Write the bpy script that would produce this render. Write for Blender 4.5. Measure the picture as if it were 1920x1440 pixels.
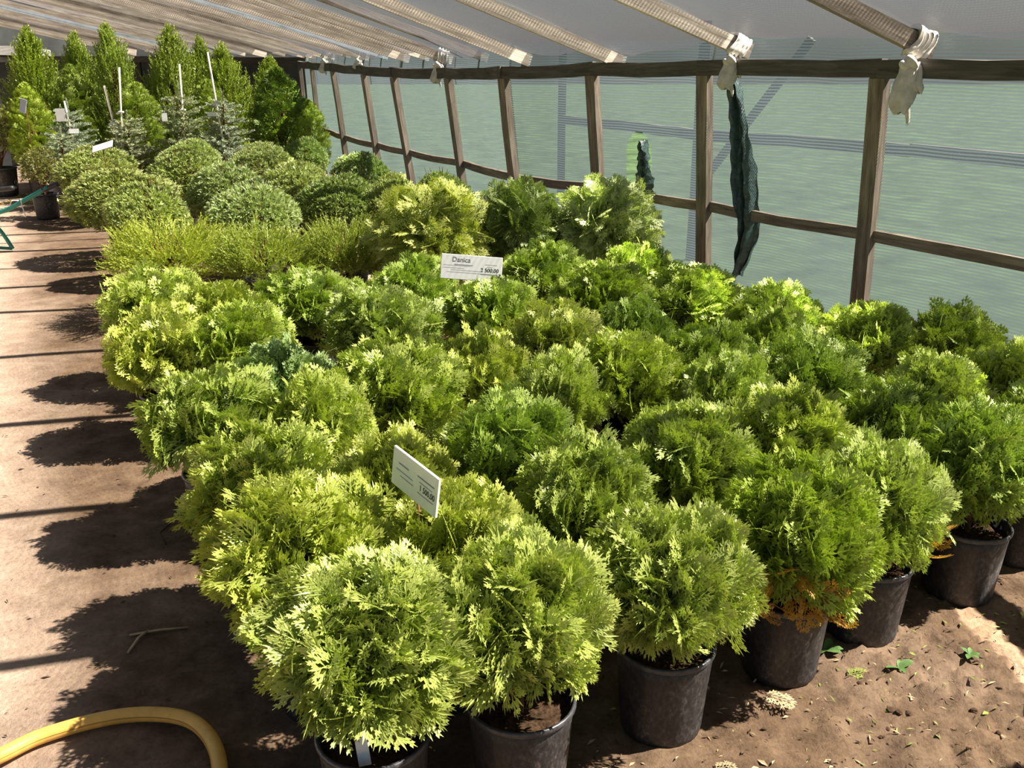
import bpy, bmesh, math, random
import numpy as np
from mathutils import Vector, Matrix, noise

for o in list(bpy.data.objects):
    bpy.data.objects.remove(o, do_unlink=True)
SC = bpy.context.scene
COL = SC.collection
rnd = random.Random(7)
R = math.radians

# ------------------------------------------------------------ camera, sky, sun, exposure
cam = bpy.data.cameras.new('camera')
cam.sensor_width = 36
cam.lens = 36 * 1750 / 1920
cam.clip_end = 500
cam_o = bpy.data.objects.new('camera', cam)
COL.objects.link(cam_o)
cam_o.location = (0, 0, 1.6)
cam_o.rotation_euler = (R(90 - 19.2), 0, 0)
SC.camera = cam_o

SUN_ELEV = 50.0
sun_dir = Vector((math.cos(R(SUN_ELEV)) * 0.998, math.cos(R(SUN_ELEV)) * 0.05, math.sin(R(SUN_ELEV))))
world = bpy.data.worlds.new('world')
SC.world = world
world.use_nodes = True
wn = world.node_tree.nodes
wl = world.node_tree.links
sky = wn.new('ShaderNodeTexSky')
sky.sky_type = 'NISHITA'
sky.sun_disc = False
sky.sun_elevation = R(SUN_ELEV)
sky.sun_rotation = R(87)
sky.air_density = 1.0
sky.dust_density = 2.0
wl.new(sky.outputs[0], wn['Background'].inputs[0])
wn['Background'].inputs[1].default_value = 0.06

sl = bpy.data.lights.new('sun', 'SUN')
sl.energy = 27
sl.angle = R(0.53)
sl.color = (1.0, 0.93, 0.82)
so = bpy.data.objects.new('sun', sl)
COL.objects.link(so)
so.rotation_euler = sun_dir.to_track_quat('Z', 'Y').to_euler()
so.location = (6, 0, 8)

SC.view_settings.view_transform = 'Standard'
SC.view_settings.look = 'None'
SC.view_settings.gamma = 1
SC.view_settings.use_curve_mapping = False
SC.view_settings.exposure = 0.42

# ------------------------------------------------------------ helpers
def tag(o, label=None, cat=None, group=None, kind=None):
    if label: o['label'] = label
    if cat: o['category'] = cat
    if group: o['group'] = group
    if kind: o['kind'] = kind
    return o

def empty(name, loc=(0, 0, 0), rz=0, label=None, cat=None, group=None, kind=None):
    o = bpy.data.objects.new(name, None)
    COL.objects.link(o)
    o.location = loc
    o.rotation_euler = (0, 0, rz)
    o.empty_display_size = 0.1
    return tag(o, label, cat, group, kind)

def link(name, me, mat=None, parent=None):
    o = bpy.data.objects.new(name, me)
    COL.objects.link(o)
    if mat is not None and not me.materials:
        me.materials.append(mat)
    if parent: o.parent = parent
    return o

def np_mesh(name, V, Fq, smooth=False, attrs=None):
    """V (n,3); Fq (m,k) faces with the same corner count"""
    V = np.ascontiguousarray(V, dtype=np.float32)
    Fq = np.ascontiguousarray(Fq, dtype=np.int32)
    me = bpy.data.meshes.new(name)
    m, k = Fq.shape
    me.vertices.add(len(V)); me.vertices.foreach_set('co', V.ravel())
    me.loops.add(m * k); me.loops.foreach_set('vertex_index', Fq.ravel())
    me.polygons.add(m)
    me.polygons.foreach_set('loop_start', np.arange(0, m * k, k, dtype=np.int32))
    me.polygons.foreach_set('use_smooth', np.full(m, smooth))
    if attrs:
        for an, arr in attrs.items():
            a = me.attributes.new(an, 'FLOAT', 'POINT')
            a.data.foreach_set('value', np.ascontiguousarray(arr, dtype=np.float32).ravel())
    me.update(calc_edges=True)
    return me

def bm_mesh(name, bm, smooth=False):
    me = bpy.data.meshes.new(name)
    bm.normal_update()
    bm.to_mesh(me)
    bm.free()
    if smooth:
        me.polygons.foreach_set('use_smooth', [True] * len(me.polygons))
    return me

def lathe(name, prof, n=32, smooth=True, wob=0):
    V = []
    for (r, z) in prof:
        for i in range(n):
            a = 2 * math.pi * i / n
            k = 1 + wob * math.sin(2 * a + z * 9) + wob * .6 * math.sin(3 * a + 1)
            V.append((r * k * math.cos(a), r * k * math.sin(a), z))
    F = []
    for j in range(len(prof) - 1):
        for i in range(n):
            F.append((j * n + i, j * n + (i + 1) % n, (j + 1) * n + (i + 1) % n, (j + 1) * n + i))
    return np_mesh(name, V, F, smooth)

def tube_arrays(pts, rad, n=8, cap=True):
    pts = [Vector(p) for p in pts]
    V = []; F = []
    up = Vector((0.13, 0.21, 1)).normalized()
    for i, p in enumerate(pts):
        a = pts[max(i - 1, 0)]; b = pts[min(i + 1, len(pts) - 1)]
        d = (b - a).normalized()
        s = d.cross(up)
        if s.length < 1e-3: s = d.cross(Vector((1, 0, 0)))
        s.normalize(); t = s.cross(d)
        r = rad[i] if hasattr(rad, '__len__') else rad
        for k in range(n):
            an = 2 * math.pi * k / n
            V.append(p + (s * math.cos(an) + t * math.sin(an)) * r)
    for i in range(len(pts) - 1):
        for k in range(n):
            F.append((i * n + k, i * n + (k + 1) % n, (i + 1) * n + (k + 1) % n, (i + 1) * n + k))
    return V, F

def tube(name, pts, rad, mat, parent=None, n=8, smooth=True):
    V, F = tube_arrays(pts, rad, n)
    N = len(pts)
    me = bpy.data.meshes.new(name)
    me.from_pydata([tuple(v) for v in V], [], F + [tuple(range(n))[::-1], tuple(range((N - 1) * n, N * n))])
    me.polygons.foreach_set('use_smooth', [smooth] * len(me.polygons))
    return link(name, me, mat, parent)

def smooth_path(pts, k=8):
    pts = [Vector(p) for p in pts]
    out = []
    for i in range(len(pts) - 1):
        p0 = pts[max(i - 1, 0)]; p1 = pts[i]; p2 = pts[i + 1]; p3 = pts[min(i + 2, len(pts) - 1)]
        for j in range(k):
            t = j / k
            out.append(0.5 * ((2 * p1) + (p2 - p0) * t + (2 * p0 - 5 * p1 + 4 * p2 - p3) * t * t + (3 * p1 - p0 - 3 * p2 + p3) * t ** 3))
    out.append(pts[-1])
    return out

def beam(name, a, b, w, h, mat, parent=None, roll_up=(0, 0, 1), jit=.004, seg=4, sag=0, seed=0):
    """timber from a to b; local x along its length so that the grain follows it"""
    a = Vector(a); b = Vector(b); L = (b - a).length
    rr = random.Random(seed * 31 + int(L * 977))
    V = []; F = []
    for i in range(seg + 1):
        x = L * i / seg
        dz = -sag * 4 * (i / seg) * (1 - i / seg)
        ox = rr.uniform(-jit, jit); oz = rr.uniform(-jit, jit)
        for (sy, sz) in ((-1, -1), (1, -1), (1, 1), (-1, 1)):
            V.append((x, sy * w / 2 + ox + rr.uniform(-jit, jit) * .5, sz * h / 2 + oz + dz + rr.uniform(-jit, jit) * .5))
    for i in range(seg):
        for k in range(4):
            F.append((i * 4 + k, i * 4 + (k + 1) % 4, (i + 1) * 4 + (k + 1) % 4, (i + 1) * 4 + k))
    F.append((3, 2, 1, 0)); e = seg * 4; F.append((e, e + 1, e + 2, e + 3))
    me = bpy.data.meshes.new(name)
    me.from_pydata(V, [], F)
    bm = bmesh.new(); bm.from_mesh(me); bmesh.ops.recalc_face_normals(bm, faces=bm.faces); bm.to_mesh(me); bm.free()
    x = (b - a).normalized(); z = Vector(roll_up); y = z.cross(x).normalized(); z = x.cross(y)
    M = Matrix((x, y, z)).transposed().to_4x4(); M.translation = a
    o = link(name, me, mat, parent)
    if parent: o.matrix_local = Matrix.Translation(-Vector(parent.location)) @ M
    else: o.matrix_world = M
    return o

# ------------------------------------------------------------ materials
def new_mat(name):
    m = bpy.data.materials.new(name); m.use_nodes = True
    nt = m.node_tree
    b = nt.nodes['Principled BSDF']
    return m, nt, nt.nodes, nt.links, b

def noise_node(nt, scale, detail=4, rough=.55, vec=None, dist=0):
    n = nt.nodes.new('ShaderNodeTexNoise')
    n.inputs['Scale'].default_value = scale
    n.inputs['Detail'].default_value = detail
    n.inputs['Roughness'].default_value = rough
    n.inputs['Distortion'].default_value = dist
    if vec is not None: nt.links.new(vec, n.inputs['Vector'])
    return n

def ramp(nt, fac, stops):
    r = nt.nodes.new('ShaderNodeValToRGB')
    els = r.color_ramp.elements
    while len(els) < len(stops): els.new(.5)
    for e, (p, c) in zip(els, stops):
        e.position = p; e.color = (*c, 1)
    nt.links.new(fac, r.inputs[0])
    return r

def mapping(nt, out, scale=(1, 1, 1)):
    mp = nt.nodes.new('ShaderNodeMapping')
    mp.inputs['Scale'].default_value = scale
    nt.links.new(out, mp.inputs[0])
    return mp.outputs[0]

def simple(name, col, rough=.6, spec=.3, var=.0, vscale=30, metal=0, bump=0):
    m, nt, N, L, b = new_mat(name)
    b.inputs['Roughness'].default_value = rough
    b.inputs['Specular IOR Level'].default_value = spec
    b.inputs['Metallic'].default_value = metal
    tc = N.new('ShaderNodeTexCoord')
    n = noise_node(nt, vscale, 5, .6, tc.outputs['Object'])
    lo = tuple(max(0, c * (1 - var)) for c in col); hi = tuple(min(1, c * (1 + var)) for c in col)
    r = ramp(nt, n.outputs['Fac'], [(.3, lo), (.7, hi)])
    L.new(r.outputs[0], b.inputs['Base Color'])
    if bump:
        bp = N.new('ShaderNodeBump'); bp.inputs['Strength'].default_value = bump; bp.inputs['Distance'].default_value = .004
        L.new(n.outputs['Fac'], bp.inputs['Height']); L.new(bp.outputs[0], b.inputs['Normal'])
    return m

def foliage_mat(name, deep, bright, tip, transl=.35, gloss=.35, rough=.45):
    """leaf colour: per-spray variation and paler new growth on the tips, tinted by the object's own colour"""
    m, nt, N, L, b = new_mat(name)
    a1 = N.new('ShaderNodeAttribute'); a1.attribute_name = 'rnd'
    a2 = N.new('ShaderNodeAttribute'); a2.attribute_name = 'tip'
    r1 = ramp(nt, a1.outputs['Fac'], [(0, deep), (.75, bright), (1, tuple(c * 1.12 for c in bright))])
    mx = N.new('ShaderNodeMix'); mx.data_type = 'RGBA'
    mul = N.new('ShaderNodeMath'); mul.operation = 'MULTIPLY'; mul.inputs[1].default_value = .8
    L.new(a2.outputs['Fac'], mul.inputs[0])
    L.new(mul.outputs[0], mx.inputs[0]); L.new(r1.outputs[0], mx.inputs[6])
    mx.inputs[7].default_value = (*tip, 1)
    oi = N.new('ShaderNodeObjectInfo')
    mm = N.new('ShaderNodeMix'); mm.data_type = 'RGBA'; mm.blend_type = 'MULTIPLY'; mm.inputs[0].default_value = 1
    L.new(mx.outputs[2], mm.inputs[6]); L.new(oi.outputs['Color'], mm.inputs[7])
    L.new(mm.outputs[2], b.inputs['Base Color'])
    b.inputs['Roughness'].default_value = rough
    b.inputs['Specular IOR Level'].default_value = gloss
    tr = N.new('ShaderNodeBsdfTranslucent')
    tcol = N.new('ShaderNodeMix'); tcol.data_type = 'RGBA'; tcol.blend_type = 'MULTIPLY'; tcol.inputs[0].default_value = 1
    L.new(mm.outputs[2], tcol.inputs[6]); tcol.inputs[7].default_value = (1.0, 1.15, .35, 1)
    L.new(tcol.outputs[2], tr.inputs[0])
    ms = N.new('ShaderNodeMixShader'); ms.inputs[0].default_value = transl
    L.new(b.outputs[0], ms.inputs[1]); L.new(tr.outputs[0], ms.inputs[2])
    L.new(ms.outputs[0], N['Material Output'].inputs[0])
    return m

M_thuja = foliage_mat('thuja_green', (.065, .145, .010), (.25, .365, .032), (.56, .62, .17), .20, .55, .40)
M_globe = foliage_mat('globe_pale_green', (.14, .22, .045), (.34, .41, .13), (.56, .60, .28), .24)
M_big = foliage_mat('lush_thuja_green', (.12, .20, .035), (.30, .39, .08), (.54, .59, .22), .26)
M_jun = foliage_mat('juniper_green', (.14, .22, .03), (.30, .38, .065), (.44, .50, .12), .28)
M_col = foliage_mat('column_green', (.09, .16, .02), (.22, .31, .045), (.36, .43, .10), .28)
M_spr = foliage_mat('spruce_grey_green', (.15, .19, .10), (.28, .32, .19), (.42, .46, .32), .15)
M_brownleaf = foliage_mat('dead_brown', (.30, .12, .02), (.55, .27, .04), (.65, .38, .08), .3)
M_shrubleaf = foliage_mat('shrub_leaf', (.16, .17, .05), (.30, .29, .10), (.38, .36, .16), .3)

def pot_material():
    m, nt, N, L, b = new_mat('dusty_black_plastic')
    tc = N.new('ShaderNodeTexCoord')
    v = mapping(nt, tc.outputs['Object'], (1, 1, .6))
    n1 = noise_node(nt, 9, 6, .7, v, .6); n2 = noise_node(nt, 90, 3, .7, v)
    mx = N.new('ShaderNodeMath'); mx.operation = 'MULTIPLY'
    L.new(n1.outputs['Fac'], mx.inputs[0]); L.new(n2.outputs['Fac'], mx.inputs[1])
    r = ramp(nt, mx.outputs[0], [(.18, (.020, .019, .021)), (.30, (.05, .047, .048)), (.45, (.16, .145, .14))])
    L.new(r.outputs[0], b.inputs['Base Color'])
    b.inputs['Roughness'].default_value = .5
    b.inputs['Specular IOR Level'].default_value = .45
    bp = N.new('ShaderNodeBump'); bp.inputs['Strength'].default_value = .12; bp.inputs['Distance'].default_value = .003
    L.new(n2.outputs['Fac'], bp.inputs['Height']); L.new(bp.outputs[0], b.inputs['Normal'])
    return m
M_pot = pot_material()
M_rim = simple('pot_rim_plastic', (.055, .055, .06), .35, .5, .4, 60)
M_soil = simple('potting_soil', (.055, .032, .018), .95, .1, .7, 90, bump=1)
M_bark = simple('bark', (.16, .08, .04), .9, .1, .4, 80)

def wood_material(name, lo, mid, hi):
    m, nt, N, L, b = new_mat(name)
    tc = N.new('ShaderNodeTexCoord')
    oi = N.new('ShaderNodeObjectInfo')
    add = N.new('ShaderNodeVectorMath'); add.operation = 'ADD'
    L.new(tc.outputs['Object'], add.inputs[0]); L.new(oi.outputs['Location'], add.inputs[1])
    v = mapping(nt, add.outputs[0], (2.2, 26, 26))
    n = noise_node(nt, 1.6, 8, .68, v, .7)
    v2 = mapping(nt, add.outputs[0], (1.2, 2, 2))
    n2 = noise_node(nt, 2.0, 4, .6, v2, .3)
    r = ramp(nt, n.outputs['Fac'], [(.30, lo), (.52, mid), (.75, hi)])
    mx = N.new('ShaderNodeMix'); mx.data_type = 'RGBA'; mx.blend_type = 'MULTIPLY'; mx.inputs[0].default_value = .6
    r2 = ramp(nt, n2.outputs['Fac'], [(.3, (.55, .5, .46)), (.7, (1.1, 1.08, 1.05))])
    L.new(r.outputs[0], mx.inputs[6]); L.new(r2.outputs[0], mx.inputs[7])
    L.new(mx.outputs[2], b.inputs['Base Color'])
    b.inputs['Roughness'].default_value = .85
    b.inputs['Specular IOR Level'].default_value = .2
    bp = N.new('ShaderNodeBump'); bp.inputs['Strength'].default_value = .5; bp.inputs['Distance'].default_value = .004
    L.new(n.outputs['Fac'], bp.inputs['Height']); L.new(bp.outputs[0], b.inputs['Normal'])
    return m
M_wood = wood_material('weathered_timber', (.10, .085, .07), (.23, .195, .16), (.40, .35, .29))
M_woodlight = wood_material('pale_roof_timber', (.27, .23, .20), (.50, .44, .38), (.72, .65, .57))
M_wooddark = wood_material('dark_timber', (.05, .047, .043), (.095, .088, .078), (.16, .145, .13))

def net_material(name, thread, lo, hi, period, transl=.6, gloss=.0, cross=0, wob=.006):
    """woven shade cloth: rows of thread (v in metres) with gaps between them"""
    m, nt, N, L, b = new_mat(name)
    uv = N.new('ShaderNodeTexCoord')
    sep = N.new('ShaderNodeSeparateXYZ'); L.new(uv.outputs['UV'], sep.inputs[0])
    def mth(op, a, bb=None):
        x = N.new('ShaderNodeMath'); x.operation = op
        for i, q in enumerate((a, bb)):
            if q is None: continue
            if isinstance(q, (int, float)): x.inputs[i].default_value = q
            else: L.new(q, x.inputs[i])
        return x.outputs[0]
    nz = noise_node(nt, 1.3, 2, .5, uv.outputs['UV'])
    vv = mth('ADD', sep.outputs['Y'], mth('MULTIPLY', nz.outputs['Fac'], wob * 8))
    s = mth('SINE', mth('MULTIPLY', vv, 2 * math.pi / period))
    band = mth('ADD', mth('MULTIPLY', s, .5), .5)
    if cross:
        s2 = mth('SINE', mth('MULTIPLY', sep.outputs['X'], 2 * math.pi / cross))
        band = mth('MAXIMUM', band, mth('MULTIPLY', mth('ADD', s2, 1), .42))
    fuzz = noise_node(nt, 160, 2, .8, uv.outputs['UV'])
    patch = noise_node(nt, 2.3, 4, .65, uv.outputs['UV'])
    band = mth('ADD', band, mth('MULTIPLY', mth('SUBTRACT', fuzz.outputs['Fac'], .5), .9))
    band = mth('ADD', band, mth('MULTIPLY', mth('SUBTRACT', patch.outputs['Fac'], .5), .45))
    mr = N.new('ShaderNodeMapRange'); mr.inputs['To Min'].default_value = lo; mr.inputs['To Max'].default_value = hi
    L.new(band, mr.inputs['Value'])
    b.inputs['Base Color'].default_value = (*thread, 1)
    b.inputs['Roughness'].default_value = .35
    b.inputs['Specular IOR Level'].default_value = .5 + gloss
    tr = N.new('ShaderNodeBsdfTranslucent'); tr.inputs[0].default_value = (*thread, 1)
    m1 = N.new('ShaderNodeMixShader'); m1.inputs[0].default_value = transl
    L.new(b.outputs[0], m1.inputs[1]); L.new(tr.outputs[0], m1.inputs[2])
    tp = N.new('ShaderNodeBsdfTransparent')
    m2 = N.new('ShaderNodeMixShader')
    L.new(mr.outputs[0], m2.inputs[0]); L.new(tp.outputs[0], m2.inputs[1]); L.new(m1.outputs[0], m2.inputs[2])
    L.new(m2.outputs[0], N['Material Output'].inputs[0])
    return m
M_wallnet = net_material('teal_wall_netting', (.058, .074, .082), .42, .96, .017, .62)
M_roofnet = net_material('grey_roof_netting', (.040, .042, .050), .42, .82, .020, .45, .3, cross=.016)
M_darknet = simple('folded_dark_netting', (.04, .075, .07), .4, .7, .6, 55, bump=1)
M_film = simple('white_plastic_film', (.75, .75, .74), .4, .4, .15, 5)
M_bluefilm = simple('bluish_grey_film_lath', (.42, .47, .52), .6, .3, .25, 6)  # stands for bluish film between the far rafters, drawn as opaque laths
M_darktarp = simple('dark_grey_tarp', (.055, .06, .06), .7, .3, .35, 3)
M_cloth = simple('white_rag', (.55, .52, .47), .9, .1, .2, 25, bump=.3)
M_board = simple('white_sign_board', (.80, .80, .80), .5, .3, .05, 10)
M_boardblue = simple('bluish_sign_board', (.42, .45, .56), .5, .3, .08, 10)
M_print = simple('dark_print', (.05, .05, .06), .8, .1, .1, 10)
M_greyprint = simple('grey_print', (.28, .28, .33), .8, .1, .1, 10)
M_hose = simple('yellow_hose', (.80, .47, .10), .38, .5, .18, 14)
M_hoseline = simple('hose_stripe', (.45, .24, .05), .45, .4, .1, 14)
M_greenpaint = simple('green_painted_steel', (.02, .22, .17), .4, .5, .25, 20)
M_grip = simple('black_rubber_grip', (.03, .03, .033), .5, .4, .3, 40)
M_tray = simple('galvanised_tray', (.42, .42, .44), .45, .5, .2, 12, metal=.4)
M_pole = simple('pale_wooden_stake', (.72, .66, .56), .7, .2, .2, 20)
M_tie = simple('white_plant_tie', (.75, .75, .75), .6, .2, .1, 20)

def ground_material():
    m, nt, N, L, b = new_mat('trodden_earth')
    tc = N.new('ShaderNodeTexCoord')
    P = tc.outputs['Object']
    big = noise_node(nt, 1.4, 5, .6, P, .4)
    mid = noise_node(nt, 9, 6, .65, P, .3)
    fine = noise_node(nt, 70, 5, .7, P)
    # pale trodden path to brown bed: a colour of the earth itself, following the bed edge
    at = N.new('ShaderNodeAttribute'); at.attribute_name = 'path'
    pale = ramp(nt, mid.outputs['Fac'], [(.25, (.50, .36, .265)), (.55, (.62, .47, .365)), (.8, (.70, .56, .45))])
    brown = ramp(nt, mid.outputs['Fac'], [(.25, (.07, .042, .026)), (.5, (.15, .097, .06)), (.78, (.25, .165, .105))])
    ad = N.new('ShaderNodeMath'); ad.operation = 'ADD'
    sc = N.new('ShaderNodeMath'); sc.operation = 'MULTIPLY_ADD'; sc.inputs[1].default_value = .7; sc.inputs[2].default_value = -.35
    L.new(big.outputs['Fac'], sc.inputs[0]); L.new(sc.outputs[0], ad.inputs[0]); L.new(at.outputs['Fac'], ad.inputs[1]); ad.use_clamp = True
    mx = N.new('ShaderNodeMix'); mx.data_type = 'RGBA'
    L.new(ad.outputs[0], mx.inputs[0]); L.new(brown.outputs[0], mx.inputs[6]); L.new(pale.outputs[0], mx.inputs[7])
    fr = ramp(nt, fine.outputs['Fac'], [(.28, (.62, .58, .54)), (.5, (1, 1, 1)), (.8, (1.12, 1.12, 1.1))])
    m2 = N.new('ShaderNodeMix'); m2.data_type = 'RGBA'; m2.blend_type = 'MULTIPLY'; m2.inputs[0].default_value = .8
    L.new(mx.outputs[2], m2.inputs[6]); L.new(fr.outputs[0], m2.inputs[7])
    L.new(m2.outputs[2], b.inputs['Base Color'])
    b.inputs['Roughness'].default_value = .95; b.inputs['Specular IOR Level'].default_value = .12
    bp = N.new('ShaderNodeBump'); bp.inputs['Strength'].default_value = .7; bp.inputs['Distance'].default_value = .008
    L.new(fine.outputs['Fac'], bp.inputs['Height']); L.new(bp.outputs[0], b.inputs['Normal'])
    return m
M_ground = ground_material()
M_grass = simple('grass_field', (.026, .046, .018), .95, .1, .55, 2.5, bump=.5)

# ------------------------------------------------------------ ground
def bed_side(x, y):
    """distance right of the bed's left edge (negative on the path)"""
    return (x + .62) * .89 + (y - 1.7) * .45

def gheight(x, y):
    s = bed_side(x, y)
    rough = min(1, max(.12, (s + .1) * 1.2))
    n1 = noise.fractal(Vector((x * 1.6, y * 1.6, 0)), 1.0, 2.0, 3)
    n2 = noise.fractal(Vector((x * 9, y * 9, 3)), .8, 2.1, 4)
    d = math.hypot(x - 1.25, y - 2.05)
    clod = max(0, 1 - d / .75)
    n3 = abs(noise.fractal(Vector((x * 22, y * 22, 8)), .7, 2.0, 3))
    return .010 * n1 + .012 * rough * n2 + .05 * clod * n3 - .010

xs = np.concatenate([np.arange(-9, -2, .35), np.arange(-2, -.9, .05), np.arange(-.9, 2.4, .018), np.arange(2.4, 6.5, .25)])
ys = np.concatenate([np.arange(-2.5, 1.3, .25), np.arange(1.3, 3.0, .018), np.arange(3.0, 6.0, .08), np.arange(6.0, 16.2, .3)])
gv = np.array([(x, y, gheight(x, y)) for y in ys for x in xs])
nx, ny = len(xs), len(ys)
ii = (np.arange(ny - 1)[:, None] * nx + np.arange(nx - 1)[None, :]).ravel()
gf = np.stack([ii, ii + 1, ii + nx + 1, ii + nx], 1)
pathv = np.array([min(1, max(0, (-.22 - bed_side(x, y)) * 2.0)) for y in ys for x in xs])
WALLXY = [(3.2, -2.6), (2.98, .55), (2.90, 1.75), (2.78, 2.95), (2.55, 4.05), (1.92, 5.05), (1.25, 6.10), (.64, 7.00), (.02, 7.60), (-.46, 8.70), (-1.06, 9.75), (-1.50, 10.6), (-2.05, 11.7), (-2.65, 13.3), (-3.10, 14.6), (-3.4, 15.8)]
wx = np.interp(gv[:, 1], [p[1] for p in WALLXY], [p[0] for p in WALLXY]) + .12
gv[:, 0] = np.minimum(gv[:, 0], wx)          # the floor ends at the netting
keep = (gv[gf][:, :, 0].max(1) - gv[gf][:, :, 0].min(1)) > 1e-4
gf = gf[keep]
floor = link('floor', np_mesh('floor', gv, gf, True, {'path': pathv}), M_ground)
tag(floor, 'trodden earth floor, pale path on the left and brown soil under the pots', kind='structure')

# outside meadow (seen through the netting)
gm = np_mesh('meadow', [(-40, -30, -.12), (60, -30, -.12), (60, 70, -.12), (-40, 70, -.12)], [(0, 1, 2, 3)])
meadow = link('ground_outside', gm, M_grass)
tag(meadow, 'green meadow outside the netting wall', kind='structure')

# ------------------------------------------------------------ right wall: posts, rails, netting
POSTS = [(2.98, .55, .0), (2.90, 1.75, .0), (2.78, 2.95, .02), (2.55, 4.05, .03), (1.92, 5.05, .035), (1.25, 6.10, .065), (.64, 7.00, .08), (.02, 7.60, .10),  # near posts, out of view, bent inward to bring the rail's shadow into frame
         (-.46, 8.70, .12), (-1.06, 9.75, .13), (-1.50, 10.6, .11), (-2.05, 11.7, .09), (-2.65, 13.3, .06), (-3.10, 14.6, .04)]
RAILZ = [1.55, 1.55, 1.55, 1.55, 1.553, 1.55, 1.535, 1.505, 1.485, 1.475, 1.49, 1.51, 1.525, 1.53]
wall = empty('wall_right', (0, 0, 0), 0, 'netting wall on weathered timber posts along the right side', None, None, 'structure')
P2 = [Vector((p[0], p[1], 0)) for p in POSTS]
def wdir(i):
    a = P2[max(i - 1, 0)]; b = P2[min(i + 1, len(P2) - 1)]
    return (b - a).normalized()
for i, (x, y, l) in enumerate(POSTS):
    d = wdir(i)
    top = Vector((x - l * .85, y + l * .0, RAILZ[i] - .045)); bot = Vector((x + l * .7, y, -.06))
    o = beam('post', bot, top, .055, .092, M_wood, wall, roll_up=d, seed=i, jit=.005)
for i in range(len(POSTS) - 1):
    (xa, ya, la), (xb, yb, lb) = POSTS[i], POSTS[i + 1]
    n = Vector((-(P2[i + 1] - P2[i]).y, (P2[i + 1] - P2[i]).x, 0)).normalized()   # towards the inside
    if n.x > 0: n = -n
    a = Vector((xa - la * .85, ya, RAILZ[i])); b = Vector((xb - lb * .85, yb, RAILZ[i + 1]))
    e = (b - a).normalized() * .03
    beam('top_rail', a - e + n * .012, b + e + n * .012, .06, .09, M_wooddark, wall, seed=20 + i, sag=.012 if i > 4 else 0)
    off = n * -.018
    a = Vector((xa, ya, .70)) + off; b = Vector((xb, yb, .70)) + off
    beam('middle_rail', a, b, .032, .062, M_wood, wall, seed=40 + i, sag=.01)

def net_panel(name, fpos, nu, nv, mat, parent, lu, lv, hole=None, uoff=0):
    V = []; UV = []
    for j in range(nv + 1):
        for i in range(nu + 1):
            p = fpos(i / nu, j / nv); V.append(tuple(p)); UV.append((uoff + lu * i / nu, lv * j / nv))
    F = []
    for j in range(nv):
        for i in range(nu):
            if hole and hole((i + .5) / nu, (j + .5) / nv): continue
            k = j * (nu + 1) + i
            F.append((k, k + 1, k + nu + 2, k + nu + 1))
    me = bpy.data.meshes.new(name); me.from_pydata(V, [], F)
    u = me.uv_layers.new(name='UVMap')
    for lp in me.loops: u.data[lp.index].uv = UV[lp.vertex_index]
    me.polygons.foreach_set('use_smooth', [True] * len(me.polygons))
    return link(name, me, mat, parent)

HOLE_BAY = 5      # between the sixth and seventh posts
FOLD_BAY = 4
for i in range(len(POSTS) - 1):
    (xa, ya, la), (xb, yb, lb) = POSTS[i], POSTS[i + 1]
    d = (P2[i + 1] - P2[i]); Lb = d.length; d.normalize()
    out = Vector((d.y, -d.x, 0))
    if out.x < 0: out = -out
    ph = rnd.uniform(0, 6)
    def fpos(u, v, xa=xa, ya=ya, xb=xb, yb=yb, la=la, lb=lb, out=out, ph=ph):
        z = -.08 + 1.80 * v
        lean = (la * (1 - u) + lb * u)
        base = Vector((xa + (xb - xa) * u - lean * (z - .7), ya + (yb - ya) * u, z))
        bulge = .05 + .035 * math.sin(math.pi * u) * math.sin(math.pi * min(1, v * 1.1)) + .008 * math.sin(u * 9 + ph) * math.sin(v * 5)
        if v > .88: bulge += (v - .88) * .5
        return base + out * bulge
    hole = None
    if i == HOLE_BAY:
        def hole(u, v):
            z = -.08 + 1.80 * v
            if z < .69 or z > 1.12: return False
            w = .115 * math.sqrt(max(0, 1 - max(0, (z - .98) / .14) ** 2)) if z > .98 else .115
            return abs(u - .66 + (z - .9) * .08) < w
    net_panel('net_panel', fpos, 100 if hole else 20, 120 if hole else 24, M_wallnet, wall, Lb, 1.80, hole, uoff=i * 1.3)

# torn flap beside the hole and the gathered fold at the next post
def fold_strip(name, pts, widths, mat, parent, out, nseg=10):
    V = []; F = []; UV = []
    pts = smooth_path(pts, 14)
    m = len(pts)
    for j, p in enumerate(pts):
        t = j / (m - 1)
        w = widths[0] + (widths[1] - widths[0]) * math.sin(math.pi * min(1, t * 1.05)) ** .8
        for k in range(nseg + 1):
            s = k / nseg - .5
            V.append(tuple(p + Vector((.85, -.5, 0)) * (s * w) + out * (.035 * math.sin(s * 9 + t * 5) + .010 * math.sin(s * 31 + t * 23) + .006 * math.sin(t * 61 + s * 7) - .05) + Vector((0, 0, .006 * math.sin(s * 25 + t * 40)))))
            UV.append((s, t))
    for j in range(m - 1):
        for k in range(nseg):
            q = j * (nseg + 1) + k
            F.append((q, q + 1, q + nseg + 2, q + nseg + 1))
    me = bpy.data.meshes.new(name); me.from_pydata(V, [], F)
    u = me.uv_layers.new(name='UVMap')
    for lp in me.loops: u.data[lp.index].uv = UV[lp.vertex_index]
    me.polygons.foreach_set('use_smooth', [True] * len(me.polygons))
    return link(name, me, mat, parent)
inw = Vector((.85, .5, 0))
tag(fold_strip('net_fold', [(1.37, 5.94, 1.50), (1.42, 5.88, 1.25), (1.46, 5.84, .95), (1.50, 5.80, .6), (1.46, 5.84, .3)], (.05, .12), M_darknet, wall, inw, 24), 'dark gathered fold of torn netting hanging beside a post')
tag(fold_strip('net_flap', [(.93, 6.55, 1.08), (.95, 6.53, .9), (.955, 6.52, .74), (.95, 6.53, .60)], (.015, .085), M_darknet, wall, inw), 'dark torn flap curling at the hole in the netting')

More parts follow.
